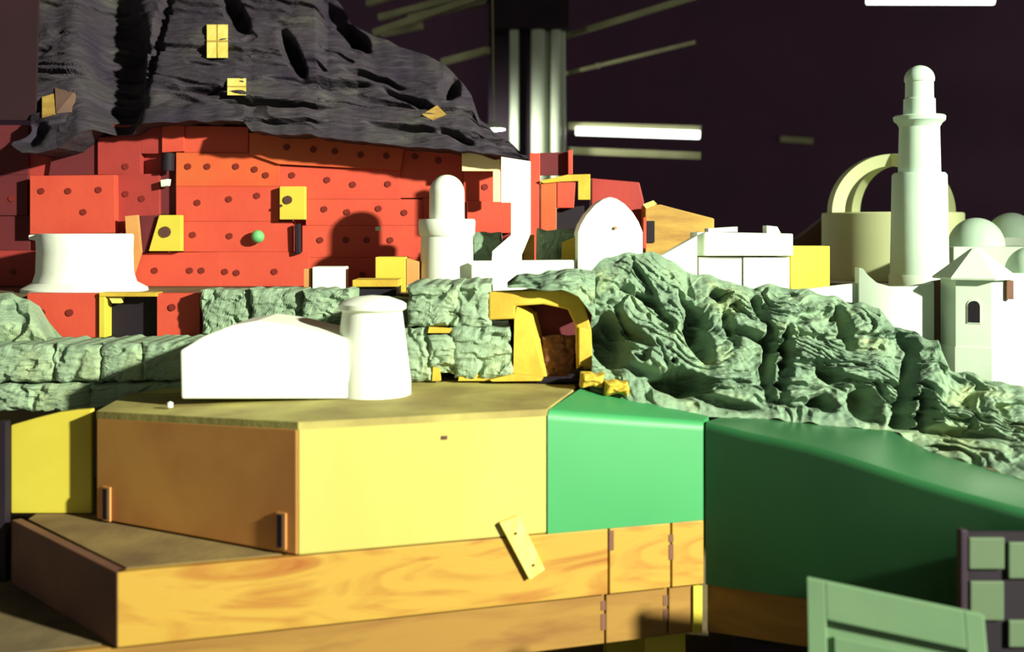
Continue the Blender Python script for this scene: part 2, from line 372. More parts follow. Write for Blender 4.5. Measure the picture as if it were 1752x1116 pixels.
# grey-green board leaning in the lower right corner
lb = thing('leaning_board', (PX(1520,1.72), 1.75, 0), 'pale grey-green panelled board leaning in the lower right corner', 'board')
bl, br = Vector((PX(1300,1.62)+.05, 1.60, .0)), None
TL, TR = P(1380,988,1.78), P(1682,1052,1.70)
BL_, BR_ = Vector((PX(1352,1.78)+.0, 1.60, 0)), Vector((PX(1690,1.70), 1.52, 0))
def bq(u, v, off):
    p = (BL_.lerp(BR_, u)).lerp(TL.lerp(TR, u), v)
    nn = (BR_-BL_).cross(TL-BL_).normalized()
    if nn.y > 0: nn = -nn
    return p+nn*off
def bpan(u0, v0, u1, v1, o0, o1): 
    q = [(u0,v0),(u1,v0),(u1,v1),(u0,v1)]
    return MB().loft([bq(u,v,o1) for u,v in q], [bq(u,v,o0) for u,v in q])
obj('back_sheet', bpan(0,0,1,1,-.018,0), M['pale'], lb, bevel=.002)
for r_ in ((0,0,.11,1),(.89,0,1,1),(.11,.94,.89,1),(.11,0,.89,.05)): obj('frame_rail', bpan(*r_, 0, .012), M['pale'], lb, bevel=.0015)
obj('inner_panel', bpan(.15,.08,.85,.915,0,.007), M['pale'], lb, bevel=.0015)
obj('raised_field', bpan(.24,.12,.78,.86,.007,.015), M['pale'], lb, bevel=.0015)

# black rack with pale panes
rk = thing('black_rack', (PX(1705,1.82), 1.83, 0), 'black rack holding pale square panes at the lower right edge', 'rack')
Yr = 1.82
obj('post', MB().box(PX(1644,Yr), Yr, 0, PX(1656,Yr), Yr+.02, PZ(908,Yr)), M['darksteel'], rk, bevel=.002)
obj('backing', MB().box(PX(1656,Yr), Yr+.012, 0, PX(1830,Yr), Yr+.02, PZ(914,Yr)), M['black'], rk)
for x0,y0,x1,y1 in ((1660,922,1721,976),(1728,930,1790,992),(1662,997,1720,1064),(1728,1064,1790,1110)):
    obj('pane', MB().box(PX(x0,Yr), Yr+.004, PZ(y1,Yr), PX(x1,Yr), Yr+.012, PZ(y0,Yr)), M['pane'], rk, bevel=.002)

# ------------------------------------------------------------------ inner cores (plinths that carry the model)
DK = 1.33
obj('rear_plinth', MB().slab([(-1.75,2.86),(.80,2.86),(.90,3.0),(1.9,3.0),(1.9,4.3),(-1.75,4.3)], 0, DK), M['dusty2'], label='dusty plinth hidden behind the rocks under the white buildings', cat='plinth')
obj('low_plinth', MB().slab([(.90,2.82),(.98,2.79),(1.05,2.735),(1.12,2.685),(1.9,2.67),(1.9,2.99),(.91,2.99),(.88,2.93)], 0, 1.09), M['dusty2'], label='lower plinth under the hexagonal white tower', cat='plinth')
def yd(Y): return HY+(EYE-DK)*F/Y          # pixel row of the plinth top at depth Y

# ------------------------------------------------------------------ rocks
pits = [(1040,585,30,48,-.5,.11),(1068,560,40,14,.5,.06),(1165,655,50,22,.12,.12),(1105,635,40,12,.35,.05),(1195,580,18,45,-.5,.07),(1228,505,14,12,0,.05),
        (1318,620,13,52,0,.085),(1350,600,8,40,0,.05),(1420,640,26,13,.5,.07),(1480,690,24,30,-.7,.085),(1410,690,22,12,.5,.06),(1553,660,14,60,.1,.08),(1550,720,22,16,0,.06),
        (1290,575,60,8,.35,.045),(1445,560,12,40,-.3,.05),(1555,592,22,12,.6,.05),(1250,560,10,36,-.3,.04),(1300,530,10,26,-.5,.04),(1095,505,40,9,.3,.05),(1190,535,36,9,.8,.05),
        (1640,740,80,10,.1,.05),(1590,700,12,34,-.2,.05),(1420,575,200,5,0,.02),(1240,690,60,10,.2,.04),(1360,660,60,7,0,.03),(1360,690,60,7,.05,.03),(1400,622,70,6,.05,.03),(1340,650,9,40,0,.03)]
rtop = [(985,500,2.60),(1005,470,2.68),(1035,440,2.74),(1080,430,2.76),(1130,438,2.78),(1160,458,2.79),(1200,470,2.80),(1250,478,2.80),(1290,494,2.80),(1330,487,2.80),(1400,502,2.78),(1470,522,2.76),(1505,528,2.74),(1530,562,2.70),(1605,580,2.64),(1625,632,2.60),(1700,648,2.56),(1752,662,2.52),(1900,690,2.46)]
rock = obj('rock_cliff', rock_sheet(rtop, rbot, 1013, 1860, 470, 170, .050, 3, pits, bulge=.02, back=.02, k=1.0, tilt=.28), M['rock'],
           label='large craggy grey-green carved rock slope on the right below the white tower', cat='rock', smooth=False)
otop = [(868,480,2.56),(885,470,2.58),(940,462,2.60),(1000,466,2.62),(1018,466,2.64)]
obot = [(868,491,2.48),(900,493,2.47),(960,497,2.46),(990,508,2.46),(1018,545,2.46)]
obj('rock_lintel', rock_sheet(otop, obot, 868, 1018, 90, 36, .025, 5, (), bulge=.03, back=.12), M['rock'],
    label='grey-green rock ledge overhanging the yellow cave mouth', cat='rock')

# mid rock face of blocks behind the white house
rf = thing('block_cliff', P(600,665,2.66), 'pale grey-green rock face of stacked blocks behind the white house', 'rock')
for i, (x0,y0,x1,y1,Y,t) in enumerate(((344,496,432,588,2.74,.08),(428,495,522,590,2.72,.1),(517,496,604,560,2.70,.1),(598,512,700,575,2.70,.08),(696,488,785,560,2.50,.30),(776,486,840,562,2.50,.30),
        (348,586,520,660,2.69,.1),(514,560,700,660,2.62,.1),(692,562,736,660,2.50,.2),(733,574,780,640,2.495,.2),(774,560,876,648,2.495,.2))):
    obj('rock_block', rock_block(x0,y0,x1,min(y1, HY+.347*F/Y),Y,t,i+11,amp=.018,skew=random.uniform(-8,8)), M['rock2'], rf)
for x0,y0,x1,y1 in ((786,640,876,652),(734,560,772,570),(741,628,752,652)):
    obj('foam_strip', MB().prism([(x0,y0),(x1,y0+2),(x1+2,y1),(x0-2,y1)],2.50,.02), M['yfoam'], rf, label='bare yellow foam')
obj('foam_strip', MB().prism([(704,642),(728,638),(722,652),(704,652)],2.51,.02), M['darkside'], rf)

# left rock ledge
rl = thing('rock_ledge', P(150,703,2.5), 'grey-green rock ledge of jointed blocks left of the white house', 'rock')
for i, (x0,y0,x1,y1) in enumerate(((-40,592,92,656),(90,590,172,655),(170,588,244,654),(242,586,322,653),(-40,658,150,706),(148,656,322,700))):
    obj('rock_block', rock_block(x0,y0,x1,y1,2.50,.18,i+31,amp=.012), M['rock2'], rl)
obj('boulder', rock_sheet([(-40,500,2.7),(20,502,2.7),(50,514,2.7),(66,540,2.7),(80,574,2.7)],[(-40,594,2.62),(80,592,2.62)],-40,80,40,30,.02,9,(),bulge=.05,back=.06), M['rock2'], rl)

# ------------------------------------------------------------------ cave mouth of yellow foam
cv = thing('cave_mouth', P(930,652,2.50), 'yellow foam cave opening cut beside the rock slope', 'opening')
obj('lintel', MB().prism([(836,500),(985,494),(1000,520),(1012,565),(1006,640),(988,640),(986,560),(972,530),(930,521),(882,524),(884,546),(836,548)],2.50,.05), M['yfoam'], cv, bevel=.004)
obj('left_jamb', MB().loft([P(x,y,2.50) for x,y in ((878,652),(880,546),(884,526),(905,540))]+[P(930,648,2.50)],
                          [P(x,y,2.50)+Vector((.02,.10,0)) for x,y in ((878,652),(880,546),(884,526),(905,540))]+[P(930,648,2.50)+Vector((.02,.10,0))]), M['yfoam'], cv)
obj('right_jamb', MB().prism([(990,560),(1012,565),(1014,632),(990,634)],2.49,.06), M['yfoam'], cv, bevel=.003)
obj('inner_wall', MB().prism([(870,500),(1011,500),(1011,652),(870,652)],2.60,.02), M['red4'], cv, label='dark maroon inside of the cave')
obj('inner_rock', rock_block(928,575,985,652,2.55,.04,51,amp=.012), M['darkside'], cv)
obj('foam_foot', MB().prism([(838,650),(880,640),(930,646),(926,652),(842,653)],2.48,.03), M['yfoam'], cv)
for i, (x0,y0,x1,y1,Y) in enumerate(((994,642,1034,664,2.39),(1038,656,1075,680,2.36))):
    obj('foam_scrap', rock_block(x0,y0,x1,y1,Y,.05,61+i,amp=.02,nu=14,nv=10), M['yfoam'], label='crumbly yellow foam scrap at the foot of the rock, %s' % ('by the cave' if i == 0 else 'above the green panel'), cat='foam scrap', group='foam scraps at the rock foot')
obj('black_tool', MB().tube(P(905,652,2.5), P(990,650,2.48), .009).tube(P(975,648,2.49), P(1000,634,2.49), .012), M['black'], label='black tool lying at the foot of the yellow cave mouth', cat='tool', smooth=True)

# ------------------------------------------------------------------ white house with round tower
hs = thing('white_house', Vector((PX(500,2.35), 2.35, ZB)), 'overexposed white gabled house with a round tower on the box top', 'model house')
Yh = 2.27
yb = HY+(EYE-ZB)*F/Yh
obj('gabled_body', MB().prism([(310,yb),(308,600),(345,577),(395,557),(440,549),(490,556),(545,569),(590,580),(602,yb)],Yh,.20), M['white'], hs, smooth=False, bevel=.004)
Yt = 2.34; r_ = lambda hw: hw*Yt/F
cx_ = PX(637,Yt); zz = lambda y: PZ(y,Yt)
obj('round_tower', MB().lathe((cx_,Yt), [(ZB,r_(66)),(ZB+.03,r_(66)),(zz(620),r_(62)),(zz(570),r_(56)),(zz(532),r_(51))], 64), M['white'], hs, smooth=True)
obj('tower_cap', MB().lathe((cx_,Yt), [(zz(533),r_(51)),(zz(528),r_(58)),(zz(520),r_(58)),(zz(516),r_(52)),(zz(508),r_(30)),(zz(505),0)], 64), M['white'], hs, smooth=True)
obj('white_speck', MB().lathe((PX(291,2.24),2.24), [(ZB-.012,.006),(ZB-.003,.006),(ZB,0)], 12), M['white'], label='tiny white scrap on the box top left of the house', cat='scrap')

# black box painted in for the dark gap with yellow lid on the rock top behind tower
tr = thing('dark_gap_box', P(640,500,2.80), 'black box painted in for the dark gap with a yellow lid above the white tower cap', 'dark gap')
obj('body', MB().box(PX(606,2.80), 2.80, DK, PX(678,2.80), 2.92, PZ(491,2.80)), M['black'], tr)
obj('overhang', MB().box(PX(603,2.79), 2.785, PZ(491,2.79), PX(682,2.79), 2.90, PZ(479,2.79)), M['yfoam'], tr, bevel=.002)

# ------------------------------------------------------------------ red cliff base of painted plates
rw = thing('red_cliff_base', (-.6, 3.25, DK), 'tall red painted wall of bolted plates under the dark mountain', 'wall')
RY = 3.22
obj('backing', MB().prism([(-60,216),(420,212),(430,228),(690,252),(800,262),(904,288),(904,yd(RY+.03)),(-60,yd(RY+.03))], RY+.03, .04), M['red3'], rw)
plates = [ # outline, depth offset (negative is proud), material
 ([(52,302),(195,300),(196,398),(52,400)], -.03, 'red'),
 ([(92,248),(166,244),(168,298),(84,300)], .012, 'red4'),
 ([(168,236),(240,232),(240,298),(168,298)], .0, 'red3'),
 ([(242,215),(278,213),(276,262),(242,262)], .0, 'red3'),
 ([(278,212),(314,212),(314,258),(278,260)], -.012, 'red'),
 ([(316,216),(424,218),(424,262),(316,260)], -.004, 'red'),
 ([(198,300),(272,298),(272,366),(198,400)], .0, 'red3'),
 ([(276,264),(300,264),(300,366),(276,366)], .014, 'red4'),
 ([(302,262),(478,264),(478,318),(302,318)], -.008, 'red2'),
 ([(302,320),(476,320),(476,378),(302,378)], -.008, 'red'),
 ([(302,380),(500,380),(500,430),(314,430)], -.008, 'red'),
 ([(427,228),(520,232),(690,252),(684,291),(478,280),(427,262)], -.02, 'red2'),
 ([(480,284),(684,293),(684,340),(480,340)], -.006, 'red'),
 ([(524,342),(722,342),(722,385),(524,385)], -.006, 'red'),
 ([(518,387),(722,387),(722,440),(518,440)], -.006, 'red'),
 ([(686,252),(792,258),(792,338),(686,338)], .0, 'red'),
 ([(230,434),(376,432),(376,500),(230,500)], -.012, 'red'),
 ([(378,432),(528,432),(528,500),(378,500)], -.010, 'red'),
 ([(530,442),(722,442),(722,500),(530,500)], -.006, 'red'),
 ([(724,340),(800,340),(800,398),(724,398)], -.002, 'red'),
 ([(794,294),(843,294),(843,346),(794,346)], -.025, 'red'),
 ([(800,345),(874,345),(874,398),(800,398)], -.03, 'red'),
 ([(-40,215),(48,215),(48,298),(-40,298)], .02, 'red4'),
 ([(-40,300),(46,300),(46,368),(-40,368)], .014, 'red4'),
 ([(-40,370),(50,370),(50,428),(-40,428)], .02, 'red4'),
 ([(-40,430),(62,430),(62,500),(-40,500)], .0, 'red3'),
 ([(62,402),(228,402),(228,500),(62,500)], .01, 'red3'),
 ([(-40,-30),(66,-30),(60,205),(-40,205)], .02, 'red5'),
]
pl = []
for pts, off, mt in plates:
    xm = sum(p[0] for p in pts)/len(pts); ym = sum(p[1] for p in pts)/len(pts)
    pts = [(x+(.9 if x > xm else -.9), min(y+(.9 if y > ym else -.9), yd(RY+off)-.5)) for x, y in pts]
    pl.append((pts, off, obj('plate', MB().prism(pts, RY+off, .03-off if off < .02 else .008), M[mt], rw, bevel=.001)))
dots = [(490,252),(536,256),(573,259),(617,265),(661,267),(710,268),(750,275),(560,308),(604,316),(664,315),(555,358),(594,363),(648,357),(692,364),(548,411),(591,411),(627,411),(668,411),(392,341),(440,335),(393,404),(404,285),(436,290),
        (71,327),(117,327),(169,325),(143,363),(215,332),(243,340),(355,285),(338,347),(330,402),(215,285),(250,290),(322,285),(325,463),(345,463),(385,465),(405,467),(470,465),(265,463),(20,340),(22,465),(830,320),(760,360),(620,470),(500,300),(455,300)]
bolt0 = None
for dx, dy in dots:
    for pts, off, o in pl:
        xs = [p[0] for p in pts]; ys = [p[1] for p in pts]
        if min(xs)+3 < dx < max(xs)-3 and min(ys)+3 < dy < max(ys)-3:
            c = P(dx, dy, RY+off); c.y = RY+off-.003
            if bolt0 is None:
                m_ = MB(); r = .0095
                m_.loft([c+Vector((r*math.cos(i*PI/4), 0, r*math.sin(i*PI/4))) for i in range(8)], [c+Vector((r*math.cos(i*PI/4), .004, r*math.sin(i*PI/4))) for i in range(8)])
                bolt0 = obj('bolt', m_, M['bolt'], o); bz = WORLD[bolt0]-c
            else: copy_to(bolt0, c+bz, o)
            break

def bolted(name, pts, Y, t, m, label, bolts, cat='plate'):
    o = thing(name, P(sum(p[0] for p in pts)/len(pts), max(p[1] for p in pts), Y), label, cat)
    obj('board', MB().prism(pts, Y, t), m, o, bevel=.002)
    for x, y, r in bolts:
        c = P(x,y,Y); obj('bolt', MB().tube(c+Vector((0,-.005,0)), c, r, 12), M['knot'], o)
    return o
bolted('yellow_plate', [(478,319),(522,319),(522,376),(478,376)], 3.185, .025, M['ybright'], 'small yellow square plate screwed high on the red wall', [(493,342,.012),(481,352,.004)])
bolted('yellow_plate', [(272,368),(310,368),(310,430),(254,430),(262,402)], 3.18, .025, M['ybright'], 'yellow trapezoid plate screwed low on the red wall beside the white drum', [(283,397,.016)])
obj('tan_board', MB().prism([(214,370),(234,368),(240,432),(220,yd(3.18)-.3)],3.16,.02), M['tan'], label='narrow tan board standing between white drum and yellow trapezoid plate', cat='board')
obj('plate_shadow_patch', MB().prism([(236,370),(270,368),(258,405),(250,432),(240,432)],3.195,.012), M['red4'], rw)  # dark patch painted for the shadow left of the yellow trapezoid
m_ = MB(); c = P(441,405,3.19); m_.lathe((c.x,c.y), [(c.z-.019,0)]+[(c.z+.019*math.sin(a*PI/10-PI/2), .019*math.cos(a*PI/10-PI/2)) for a in range(1,10)]+[(c.z+.019,0)], 20)
obj('green_bead', m_, M['greenball'], label='round green bead stuck on the red wall', cat='bead', smooth=True)
obj('black_strap', MB().prism([(503,384),(513,382),(514,434),(505,436)],3.19,.02), M['black'], label='short black vertical strap on the red wall below the yellow square plate', cat='strap', bevel=.003)
m_ = MB(); c = P(288,270,3.2); m_.tube(P(288,262,3.2), P(287,292,3.2), .018, 16)
obj('black_peg', m_, M['black'], label='black upright peg on the upper left of the red wall', cat='peg', smooth=True)
obj('white_clip', MB().prism([(274,308),(288,306),(286,318),(275,320)],3.19,.03), M['white2'], label='small white clip below the black peg on the red wall', cat='clip', bevel=.002)
obj('white_clip', MB().prism([(642,388),(651,388),(651,395),(642,395)],3.195,.018), M['white2'], label='tiny white scrap pinned on the red wall left of the domed tower', cat='clip', bevel=.001)

# lower red panels with dark doorway
lw = thing('red_doorway_base', P(200,578,2.80), 'low red wall with a yellow framed dark doorway below the white drum', 'wall')
obj('plate', MB().prism([(46,502),(168,502),(168,578),(46,578)],2.80,.04), M['red'], lw, bevel=.002)
obj('plate', MB().prism([(268,502),(342,502),(342,578),(268,578)],2.80,.04), M['red'], lw, bevel=.002)
obj('door_jamb', MB().prism([(169,505),(180,505),(180,578),(169,578)],2.79,.05), M['ybright'], lw, bevel=.002)
obj('door_head', MB().prism([(169,501),(268,501),(268,508),(169,508)],2.788,.05), M['yfoam'], lw, bevel=.002)
obj('doorway_back', MB().prism([(180,508),(268,508),(268,578),(180,578)],2.835,.012), M['black'], lw, label='black doorway opening')
for x, y in ((120,535),(72,535),(295,526)):
    c = P(x,y,2.80); obj('bolt', MB().tube(c+Vector((0,-.004,0)), c, .009, 10), M['bolt'], lw)
obj('foam_chip', MB().prism([(186,509),(208,509),(206,519),(192,519)],2.80,.02), M['lath'], lw)
obj('ledge_floor', MB().slab([(-1.4,2.69),(-.80,2.69),(-.80,2.84),(-1.4,2.84)], 1.152, PZ(580,2.80)), M['rock2'], rl, label='flat top of the ledge')

# white drum with flared foot
Yd_ = 3.0; g = lambda hw: hw*Yd_/F; zd = lambda y: PZ(y,Yd_)
dr = thing('white_drum', (PX(145,Yd_), Yd_, DK), 'wide white drum with flared foot and rim lip in front of the red wall', 'model building')
obj('drum', MB().lathe((PX(146,Yd_),Yd_), [(DK,g(103)),(DK+.008,g(102)),(DK+.024,g(84)),(DK+.05,g(79)),(zd(430),g(78)),(zd(404),g(79)),(zd(400),g(77))], 72), M['white'], dr, smooth=True)
obj('rim_lip', MB().prism([(48,402),(110,400),(110,416),(70,424),(60,412),(48,410)],Yd_-.02,.05), M['white'], dr, bevel=.003)

# ------------------------------------------------------------------ mountain
mtop = [(40,-70,3.9),(540,-70,3.9),(560,-20,3.85),(580,5,3.8),(611,45,3.72),(656,68,3.66),(707,89,3.6),(759,106,3.52),(779,130,3.46),(807,164,3.4),(820,200,3.34),(861,240,3.2),(905,268,3.1)]
mbot = [(40,262,3.06),(66,262,3.05),(100,255,3.05),(132,228,3.06),(150,214,3.08),(300,208,3.10),(415,206,3.10),(430,226,3.06),(520,231,3.06),(690,250,3.06),(800,258,3.04),(860,266,3.04),(905,273,3.05)]
mp = [(188,100,55,150,0,.10),(270,60,10,90,.25,.03),(585,40,12,60,-.75,.09),(400,20,14,40,-.6,.06),(500,90,12,42,-.45,.07),(612,70,20,14,.5,.08),(570,140,60,5,.1,.05),(470,175,85,5,.08,.06),(640,135,50,5,.25,.04),
      (700,170,50,6,.35,.04),(770,150,16,18,0,.06),(60,230,22,20,.4,.03),(480,205,80,4,.02,.03),(330,150,70,5,0,.03),(690,215,60,5,.08,.04),(620,40,60,5,.5,.04),(780,230,30,6,.4,.04)]
mo = thing('dark_mountain', P(450,225,3.3), 'dark charcoal layered rock mountain overhanging the red wall', 'rock')
slope = obj('slope', rock_sheet(mtop, mbot, 42, 903, 340, 210, .034, 17, mp, bulge=.03, back=.05, k=.5, fx=.22, tilt=.12, jx=36), M['mount'], mo)
from mathutils.bvhtree import BVHTree
def seat(o, px, py):      # depth of a shell's outer face along the sight line through a pixel
    w = WORLD[o]; bv = BVHTree.FromPolygons([v.co+w for v in o.data.vertices], [p.vertices[:] for p in o.data.polygons])
    h = bv.ray_cast(Vector((0,0,EYE)), (P(px,py,1)-Vector((0,0,EYE))).normalized())[0]; return h.y if h else None
def window_px(x0,y0,x1,y1,bars):
    yt = min(seat(slope,x0+4,y0), seat(slope,x1-4,y0)); yb0 = min(seat(slope,x0+4,y1), seat(slope,x1-4,y1)); mid = seat(slope,(x0+x1)/2,(y0+y1)/2)
    k = min(0, mid-(yt+yb0)/2); yt += k-.003; yb0 += k-.003
    def q(a,b,c,d,o0,o1):
        Yq = lambda y: yb0+(yt-yb0)*(y1-y)/(y1-y0)
        c4 = [(a,d),(c,d),(c,b),(a,b)]
        return MB().loft([P(x,y,Yq(y)+o1) for x,y in c4][::-1], [P(x,y,Yq(y)+o0) for x,y in c4][::-1])
    w = obj('window', q(x0,y0,x1,y1,0,.03), M['lath'], mo, label='small bright yellow window')
    for a,b,c,d in bars: obj('glazing_bar', q(a,b,c,d,-.002,.002), M['foambrown'], w)
window_px(354,42,390,99,[(354,69,390,72),(371,42,373,99)])
window_px(389,134,421,163,[(389,147,421,149)])
for pts, mt, lab in (([(72,166),(92,160),(94,196),(72,202)],'foambrown','bare tan foam patch'),([(94,150),(126,158),(122,192),(96,194)],'brownblock',None),([(722,196),(748,180),(764,196),(740,206)],'foambrown','bare tan foam patch')):
    qs = [P(x,y,(seat(slope,x,y) or 3.06)-.006) for x,y in pts]
    obj('foam_patch', MB().loft(qs, [v+Vector((0,.02,0)) for v in qs]), M[mt], mo, label=lab)

# ------------------------------------------------------------------ middle white buildings
Yw = 2.97; gw = lambda hw: hw*Yw/F; zw = lambda y: PZ(y,Yw); cw = (PX(764.5,Yw),Yw)
tw = thing('domed_tower', (cw[0],Yw,DK), 'round white tower with a thick collar and a tall domed top', 'model tower')
obj('shaft', MB().lathe(cw, [(DK,gw(47)),(zw(455),gw(45.5)),(zw(402),gw(44))], 56), M['white'], tw, smooth=True)
obj('collar', MB().lathe(cw, [(zw(404),gw(45)),(zw(400),gw(48)),(zw(379),gw(49)),(zw(375),gw(47))], 56), M['white'], tw, smooth=True)
obj('dome', MB().lathe(cw, [(zw(377),gw(30.5)),(zw(332),gw(30))]+[(zw(330)+gw(31)*math.sin(a*PI/16), gw(30)*math.cos(a*PI/16)) for a in range(1,8)]+[(zw(330)+gw(31),0)], 48), M['white'], tw, smooth=True)
obj('white_parapet', MB().prism([(806,447),(986,445),(986,yd(2.88)),(806,yd(2.88))],2.88,.04), M['white'], label='low white wall running from the domed tower to the arched building', cat='model wall', bevel=.004)
va = thing('vaulted_building', (PX(1044,2.88),2.94,DK), 'white building with a pointed parabolic vault above the rock top', 'model building')
Yv = 2.87; arc = [(988,yd(Yv)),(988,398),(993,384),(1003,367),(1018,350),(1031,341),(1043,337),(1055,340),(1069,349),(1083,364),(1093,380),(1100,398),(1100,yd(Yv))]
obj('vault', MB().prism(arc,Yv,.16), M['white'], va, bevel=.004)
obj('peg', MB().tube(P(1053,390,Yv)+Vector((0,-.006,0)), P(1053,390,Yv), .004, 10), M['tan'], va)
ws = thing('white_stepped_sheet', P(880,430,3.08), 'tall white stepped sheet with a cream flap between red blocks', 'sheet')
obj('sheet', MB().prism([(857,268),(908,276),(908,400),(893,436),(893,yd(2.99)),(838,yd(2.99)),(842,430),(874,402),(874,347),(857,347)],2.99,.025), M['white'], ws, bevel=.002)
obj('flap', MB().prism([(790,261),(812,261),(846,273),(856,272),(856,346),(843,346),(843,293),(790,293)],3.12,.02), M['creamsheet'], ws, label='cream upper flap', bevel=.002)
wc = obj('white_cube', MB().box(PX(534,2.97),2.97,DK,PX(589,2.97),3.05,PZ(457,2.97)), M['white'], label='small white cube at the foot of the red wall', cat='block', bevel=.003)
obj('cream_strip', MB().box(PX(520,2.98),2.98,DK,PX(532,2.98),3.03,PZ(460,2.98)), M['tan'], label='thin tan strip left of the small white cube', cat='strip')
yb_ = thing('yellow_block', P(680,497,2.95), 'yellow foam block with tan end beside the domed tower foot', 'block')
obj('block', MB().prism([(642,440),(694,440),(694,yd(2.92)),(642,yd(2.92))],2.92,.08), M['ybright'], yb_, bevel=.002)
obj('end_piece', MB().prism([(695,442),(717,448),(717,yd(2.925)),(695,yd(2.925))],2.925,.05), M['tan'], yb_, bevel=.002)

# rubble between tower and vault
for i,(x0,y0,x1,y1,Y,mt,lab) in enumerate(((806,398,858,447,3.06,'rock','small grey-green rock between the domed tower and white sheet'),
        (918,392,986,440,3.02,'rock2','small grey-green rock between white sheet and vaulted building'))):
    b_ = rock_block(x0,y0,x1,yd(Y),Y,.06,71+i,amp=.01,nu=16,nv=14); obj('rock_lump', b_, M[mt], label=lab, cat='rock')
obj('yellow_chip', MB().prism([(896,402),(914,402),(914,yd(3.04)),(896,yd(3.04))],3.04,.02), M['foambrown'], label='tan foam chip beside the white stepped sheet', cat='chip')
obj('yellow_chip', MB().prism([(962,415),(986,405),(986,yd(2.98)),(960,yd(2.98))],2.98,.02), M['yfoam'], label='yellow foam chip against the vaulted building', cat='chip')

# red blocks right of the white sheet
rb = thing('red_open_box', P(945,400,3.35), 'tall red open box frame with a maroon back below the steel pipes', 'box')
Yb = 3.32
obj('back', MB().prism([(924,262),(972,260),(972,300),(924,300)],Yb+.03,.02), M['red4'], rb)
obj('side', MB().prism([(906,262),(924,262),(924,yd(Yb)),(906,yd(Yb))],Yb,.05), M['red'], rb, bevel=.002)
obj('side', MB().prism([(972,257),(980,256),(980,298),(972,299)],Yb,.05), M['red'], rb, bevel=.002)
obj('lower_front', MB().prism([(925,312),(952,312),(952,yd(Yb)),(925,yd(Yb))],Yb-.005,.06), M['red2'], rb, bevel=.002)
obj('lower_front', MB().prism([(953,310),(985,312),(982,356),(953,356)],Yb-.005,.05), M['red'], rb, bevel=.002)
obj('dark_recess', MB().prism([(953,357),(1000,352),(1000,yd(Yb)),(953,yd(Yb))],Yb+.03,.02), M['black'], rb)
obj('yellow_trim', MB().prism([(922,310),(970,299),(1010,298),(1010,342),(989,342),(989,310),(960,311),(930,314)],Yb-.012,.02), M['yfoam'], rb, bevel=.0015, label='yellow foam trim')
obj('red_block', MB().prism([(1012,305),(1094,312),(1102,345),(1102,yd(3.36)),(1012,yd(3.36))],3.36,.10), M['red3'], label='red block behind the vaulted building', cat='block', bevel=.003)
bb = thing('brown_foam_block', P(1165,430,3.25), 'ragged brown foam block right of the vaulted building', 'block')
obj('block', MB().prism([(1104,352),(1130,350),(1160,358),(1222,374),(1222,yd(3.24)),(1104,yd(3.24))],3.24,.10), M['foambrown'], bb, bevel=.003)
obj('dark_slot', MB().prism([(1107,378),(1120,378),(1120,415),(1107,415)],3.233,.006), M['black'], bb)
obj('red_edge', MB().prism([(1101,372),(1106,372),(1106,425),(1101,425)],3.228,.02), M['red'], bb)
obj('foam_crumb', MB().prism([(1100,350),(1118,343),(1124,349),(1106,357)],3.23,.03), M['lath'], bb)

# white wedge and flat-roofed block
obj('white_wedge', MB().prism([(1120,441),(1135,436),(1193,403),(1193,yd(2.9)),(1120,yd(2.9))],2.90,.05), M['white'], label='white sloping wedge left of the flat roofed white block', cat='wedge', bevel=.003)
fb = thing('flat_roofed_block', (PX(1275,2.95),3.0,DK), 'white flat-roofed block building in two tiers', 'model building')
obj('upper_tier', MB().prism([(1206,397),(1357,400),(1357,438),(1206,438)],2.93,.15), M['white'], fb, bevel=.003)
obj('upper_tier', MB().prism([(1193,398),(1205,397),(1205,438),(1193,438)],2.95,.12), M['white2'], fb)
obj('lower_tier', MB().prism([(1196,440),(1270,440),(1270,yd(2.95)),(1196,yd(2.95))],2.95,.13), M['white'], fb, bevel=.002)
obj('lower_tier', MB().prism([(1272,440),(1351,440),(1351,yd(2.95)),(1272,yd(2.95))],2.945,.13), M['white'], fb, bevel=.002)
obj('roof_kerb', MB().prism([(1212,391),(1262,388),(1262,397),(1212,397)],2.98,.06), M['white2'], fb)
obj('roof_hatch', MB().prism([(1312,386),(1330,388),(1336,399),(1312,399)],2.96,.05), M['white2'], fb)
obj('yellow_crate', MB().prism([(1353,421),(1420,421),(1420,yd(3.02)),(1353,yd(3.02))],3.02,.08), M['ybright'], label='plain yellow block between white block and cream rotunda', cat='block', bevel=.002)
obj('brown_offcut', MB().prism([(1340,420),(1370,405),(1395,385),(1412,372),(1416,yd(3.96)),(1340,yd(3.96))],3.96,.06), M['brownblock'], label='dark brown offcut behind the plain yellow block', cat='offcut')

# ------------------------------------------------------------------ right-hand white town
Yc = 3.70; gc = lambda p: p*Yc/F
ro = thing('cream_rotunda', (PX(1525,Yc),Yc,DK), 'cream round building with an open dome of crossed arches behind the minaret', 'model building')
cc = (PX(1526,Yc),Yc); zc = PZ(364,Yc); R0 = gc(116)
obj('drum', MB().lathe(cc, [(DK,R0),(zc-.004,R0),(zc,R0-.004)], 72), M['cream'], ro, smooth=True)
def arch(ang, R, H, w, th):
    A_ = []; n = 40; ca, sa = math.cos(ang), math.sin(ang); mb = MB(); vs = []
    for i in range(n+1):
        a = PI*i/n; 
        for rr, off in ((1,-w/2),(1,w/2),(1-th,w/2),(1-th,-w/2)):
            x = R*rr*math.cos(a); z = H*rr*math.sin(a)-(.0 if rr == 1 else 0)
            vs.append(Vector((cc[0]+x*ca-off*sa, cc[1]+x*sa+off*ca, zc+z)))
    fs = []
    for i in range(n):
        for j in range(4): fs.append((i*4+j, i*4+(j+1)%4, i*4+4+(j+1)%4, i*4+4+j))
    fs += [(3,2,1,0),(n*4,n*4+1,n*4+2,n*4+3)]
    return mb.add(vs, fs)
